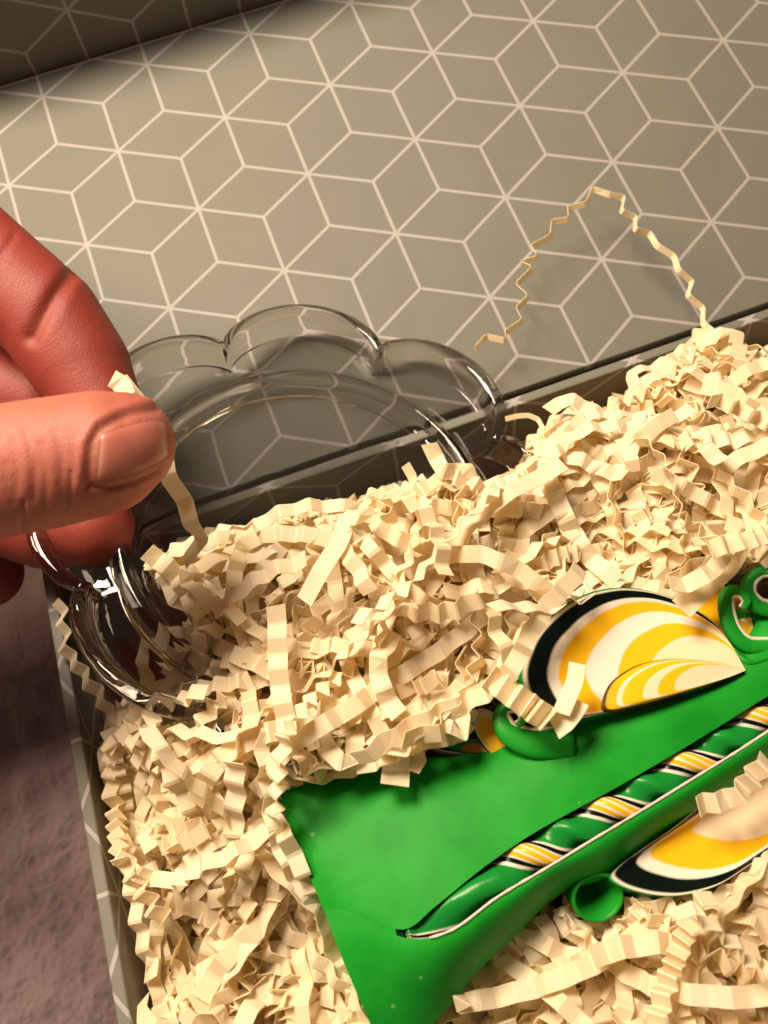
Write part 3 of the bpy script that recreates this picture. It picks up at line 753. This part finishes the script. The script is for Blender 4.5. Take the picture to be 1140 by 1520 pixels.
# shreds on top, each its own object
rr = random.Random(23); made = 0; tries = 0; NTOP = 290
while made < NTOP * 2.3 and tries < 9000:
    tries += 1
    u, v = rr.uniform(160, 1190), rr.uniform(500, 1560)
    if not inside((u, v), HEAP) or inside((u, v), CAND): continue
    top = made < NTOP
    dz = -.12 + .42 * made / NTOP if top else rr.uniform(-.5, -.05)
    p = rand_path(u, v, dz, rr.uniform(2.0, 6.5), rr)
    if len(p) < 6: continue
    g1, g2 = rr.choice([(rr.uniform(10, 24), rr.uniform(14, 36)), (rr.uniform(22, 40), rr.uniform(22, 40)), (rr.uniform(24, 44), rr.uniform(24, 44)), (rr.uniform(28, 48), rr.uniform(28, 48)), (rr.uniform(50, 70), rr.uniform(46, 70))])
    if top: V, Fc = [], []
    elif made == NTOP: V, Fc = [], []
    if folded(p, rr.gauss(0, .45) if rr.random() < .72 else rr.uniform(-1.57, 1.57), lambda s: g1 + (g2 - g1) * s, rr.uniform(.22, .29), V, Fc, rr.uniform(.22, .31), rr, .10):
        if top: strip_obj(V, Fc, *describe(p, max(g1, g2)))
        made += 1
upper_fill = mesh('shredded_paper', V, Fc, M_PAPER)
tag(upper_fill, 'upper layer of crinkled cream paper shreds heaped round the glass dish and candle', 'shredded paper', kind='stuff')

# single shreds one can name
def named(pts, g, label, wd=.30, s0=.27, roll=0, n=60, drift=.15, jit=.12, seed=1):
    P = spline(pts, n); path = [cp(*q) if q[2] > 5 else up(*q) for q in P]
    V, Fc = [], []
    folded(path, roll, g, wd, V, Fc, min(s0, .3 * float(np.linalg.norm(np.diff(path, axis=0), axis=1).sum())), random.Random(seed), jit, drift)
    return strip_obj(V, Fc, label)
named([(180, 566, 12.55), (205, 600, 12.5), (235, 660, 12.6), (250, 700, 12.75), (272, 745, 12.95), (292, 795, 13.1), (296, 825, 13.3), (275, 842, 13.4)], 26, 'long cream paper shred dangling from under the thumb across the glass dish', .26, .46, 0.2, seed=3)
named([(166, 562, 12.35), (182, 572, 12.35), (188, 588, 12.3)], 8, 'short square end of cream paper poking up between thumb and glass rim', .26, .22, .1, n=12, seed=5)
named([(700, 512, .75), (725, 503, .7), (757, 497, .6), (772, 470, .6), (778, 440, .7), (778, 405, .8), (800, 365, .95), (835, 325, 1.1), (868, 300, 1.2), (890, 283, 1.3), (920, 295, 1.3), (945, 335, 1.2), (985, 368, 1.1), (1012, 400, 1.0), (1030, 440, .8), (1048, 478, .7), (1062, 500, .9)],
      lambda s: 52 if s < .7 else 34, 'long thin zigzag paper shred arched over the box lid behind the rim', .13, .40, 1.15, n=140, jit=.2, seed=8)
named([(518, 768, 2.45), (500, 810, 2.5), (470, 860, 2.45), (436, 915, 2.2)], 7, 'straight barely creased cream paper strip crossing the heap below the glass dish', .29, .5, 0, seed=9)
named([(835, 690, 2.2), (790, 712, 2.3), (735, 745, 2.4), (690, 785, 2.4), (660, 830, 2.2)], 9, 'wide smooth cream strip running down the heap from the right of the dish', .28, .5, .1, seed=10)
named([(88, 893, .35), (95, 930, .3), (100, 965, .25), (122, 1000, .2), (150, 1040, .15), (172, 1075, .0), (195, 1090, -.3)], 38, 'pinkish cream paper shred hanging over the left rim of the box', .27, .25, .7, seed=11)
named([(300, 945, .3), (262, 945, .6), (225, 952, .7), (212, 975, .5), (218, 1015, .2), (222, 1050, -.1)], 30, 'bent cream shred hooked over the lower left lobe of the glass dish', .26, .25, .1, seed=12)
named([(300, 800, 1.4), (325, 795, 1.4), (350, 785, 1.4), (380, 778, 1.4), (410, 772, 1.4), (440, 766, 1.5)], 42, 'thin zigzag cream shred seen edge on against the dark inner wall', .10, .25, 1.4, seed=13)
named([(410, 900, 2.3), (412, 960, 2.2), (414, 1010, 2.1), (424, 1070, 2.0), (432, 1120, 1.8)], 28, 'upright cream shred with even creases hanging down the middle of the heap', .28, .25, 0, seed=14)
named([(348, 1128, 1.9), (350, 1180, 1.4), (346, 1230, 1.0), (350, 1280, .7)], 27, 'pale straight creased shred standing left of the candle base', .30, .26, 0, seed=15)
named([(858, 985, 2.2), (850, 1020, 2.15), (828, 1068, 2.1)], 8, 'tail of cream paper curling over the large yellow petal', .24, .3, .3, seed=16)
named([(728, 1008, 1.95), (760, 1030, 2.0), (790, 1052, 2.05), (822, 1075, 2.05)], 66, 'tightly pleated cream shred lying across the big petal edge', .36, .27, .1, seed=17)
named([(750, 622, 1.3), (780, 616, 1.3), (800, 624, 1.25), (812, 650, 1.2)], 4, 'thin bare cream sliver arching right of the glass rim', .09, .2, .8, seed=18)
named([(815, 612, 1.5), (835, 592, 1.6), (860, 598, 1.6), (885, 612, 1.5), (920, 620, 1.5), (960, 622, 1.5)], 26, 'cream shred with a raised arched end at the back edge of the heap', .27, .24, .0, seed=19)
named([(585, 1165, 1.45), (590, 1135, 1.5), (575, 1105, 1.55), (550, 1085, 1.5)], 48, 'cream shred whose pointed folds overlap the upper edge of the candle base', .40, .3, .2, seed=20)
named([(612, 1145, 1.4), (618, 1120, 1.45), (600, 1090, 1.5)], 40, 'short folded cream shred beside the small slit in the candle', .28, .25, -.3, seed=21)
named([(1010, 905, 1.95), (1045, 870, 2.0), (1080, 840, 2.0), (1110, 800, 1.9), (1150, 835, 1.8)], 12, 'smooth cream strip lying over the far yellow petal of the candle', .34, .4, .0, seed=22)
named([(1035, 1195, 1.35), (1065, 1190, 1.4), (1095, 1180, 1.45), (1120, 1150, 1.5), (1150, 1120, 1.55)], 56, 'pleated cream shred resting on the lower yellow petal', .27, .25, .35, seed=23)
named([(640, 660, 2.4), (650, 690, 2.3), (670, 705, 2.2), (690, 690, 2.2), (700, 730, 1.9)], 30, 'upright folded cream shred standing against the inside of the glass dish', .27, .25, .4, seed=24)
named([(606, 690, 2.0), (612, 722, 1.9), (640, 725, 1.8)], 28, 'hooked cream shred standing up left of the dish ring', .25, .25, 1.0, seed=25)
named([(222, 822, 1.5), (258, 850, 1.5), (280, 885, 1.4), (310, 925, 1.2)], 45, 'blocky cream shred reaching into the dish on its left side', .31, .3, .1, seed=26)
named([(410, 1150, .95), (450, 1138, 1.05), (500, 1128, 1.15), (545, 1118, 1.2)], 35, 'green tinted creased shred lying along the top edge of the candle base', .27, .27, .5, seed=27)
named([(540, 1060, 1.8), (500, 1050, 1.8), (460, 1060, 1.7)], 62, 'short pleated cream shred near the middle of the heap above the candle base', .34, .26, .1, seed=28)
named([(860, 1040, 2.0), (835, 1075, 1.95), (812, 1085, 1.9)], 10, 'folded end of cream paper over the black band of the big petal', .30, .3, .2, seed=29)
named([(585, 940, 2.1), (560, 985, 2.1), (572, 1030, 2.0), (600, 1075, 1.8)], 34, 'long bent zigzag shred running down towards the upper candle edge', .27, .27, .2, seed=31)
named([(455, 830, 2.2), (400, 850, 2.15), (350, 880, 2.0), (318, 915, 1.7)], 30, 'creased cream shred sloping left across the bowl of the dish', .28, .26, .1, seed=32)
named([(660, 880, 2.1), (720, 872, 2.1), (780, 860, 2.0), (820, 880, 1.9)], 32, 'level creased cream shred crossing the crest towards the large petal', .28, .28, -.2, seed=33)
named([(185, 1240, .1), (190, 1300, .0), (200, 1350, -.2), (215, 1410, -.4), (235, 1470, -.5)], 36, 'long zigzag shred running down along the left inner wall', .26, .27, .3, seed=34)
named([(480, 1330, .4), (440, 1300, .5), (400, 1275, .5), (372, 1250, .6)], 20, 'creased strip climbing up left from the candle base edge', .27, .28, .2, seed=35)
named([(300, 1480, .0), (330, 1430, .2), (370, 1390, .3), (410, 1355, .3)], 24, 'arched cream strip leaning towards the candle base from below', .28, .28, .1, seed=36)
named([(1000, 660, 2.1), (1040, 650, 2.1), (1080, 655, 2.0), (1140, 640, 2.0)], 52, 'pleated cream shred bunched near the back right of the heap', .28, .25, .1, seed=37)
named([(880, 1420, .7), (930, 1405, .8), (990, 1400, .8), (1050, 1420, .7)], 40, 'zigzag cream shred lying level in front of the lower petal', .28, .28, 0, seed=38)

# shreds of the same kind on the same spot are told apart by their order from the left
from collections import defaultdict
same = defaultdict(list)
for o in sc.objects:
    if o.parent is None and o.get('category') == 'paper shred': same[o['label']].append(o)
for lab, os_ in same.items():
    if len(os_) < 2: continue
    os_.sort(key=lambda o: pj(tuple(o.location))[0])
    for i, o in enumerate(os_):
        w_ = 'leftmost' if i == 0 else 'rightmost' if i == len(os_) - 1 else ('second', 'third', 'fourth', 'fifth', 'sixth')[min(i, 5) - 1] + ' from left'
        t = '%s %s' % (w_, lab)
        if len(t.split()) > 16: t = t.replace(' cream shred', ' shred')
        if len(t.split()) > 16: t = t.replace(' evenly', '').replace(' tightly', '')
        o['label'] = t
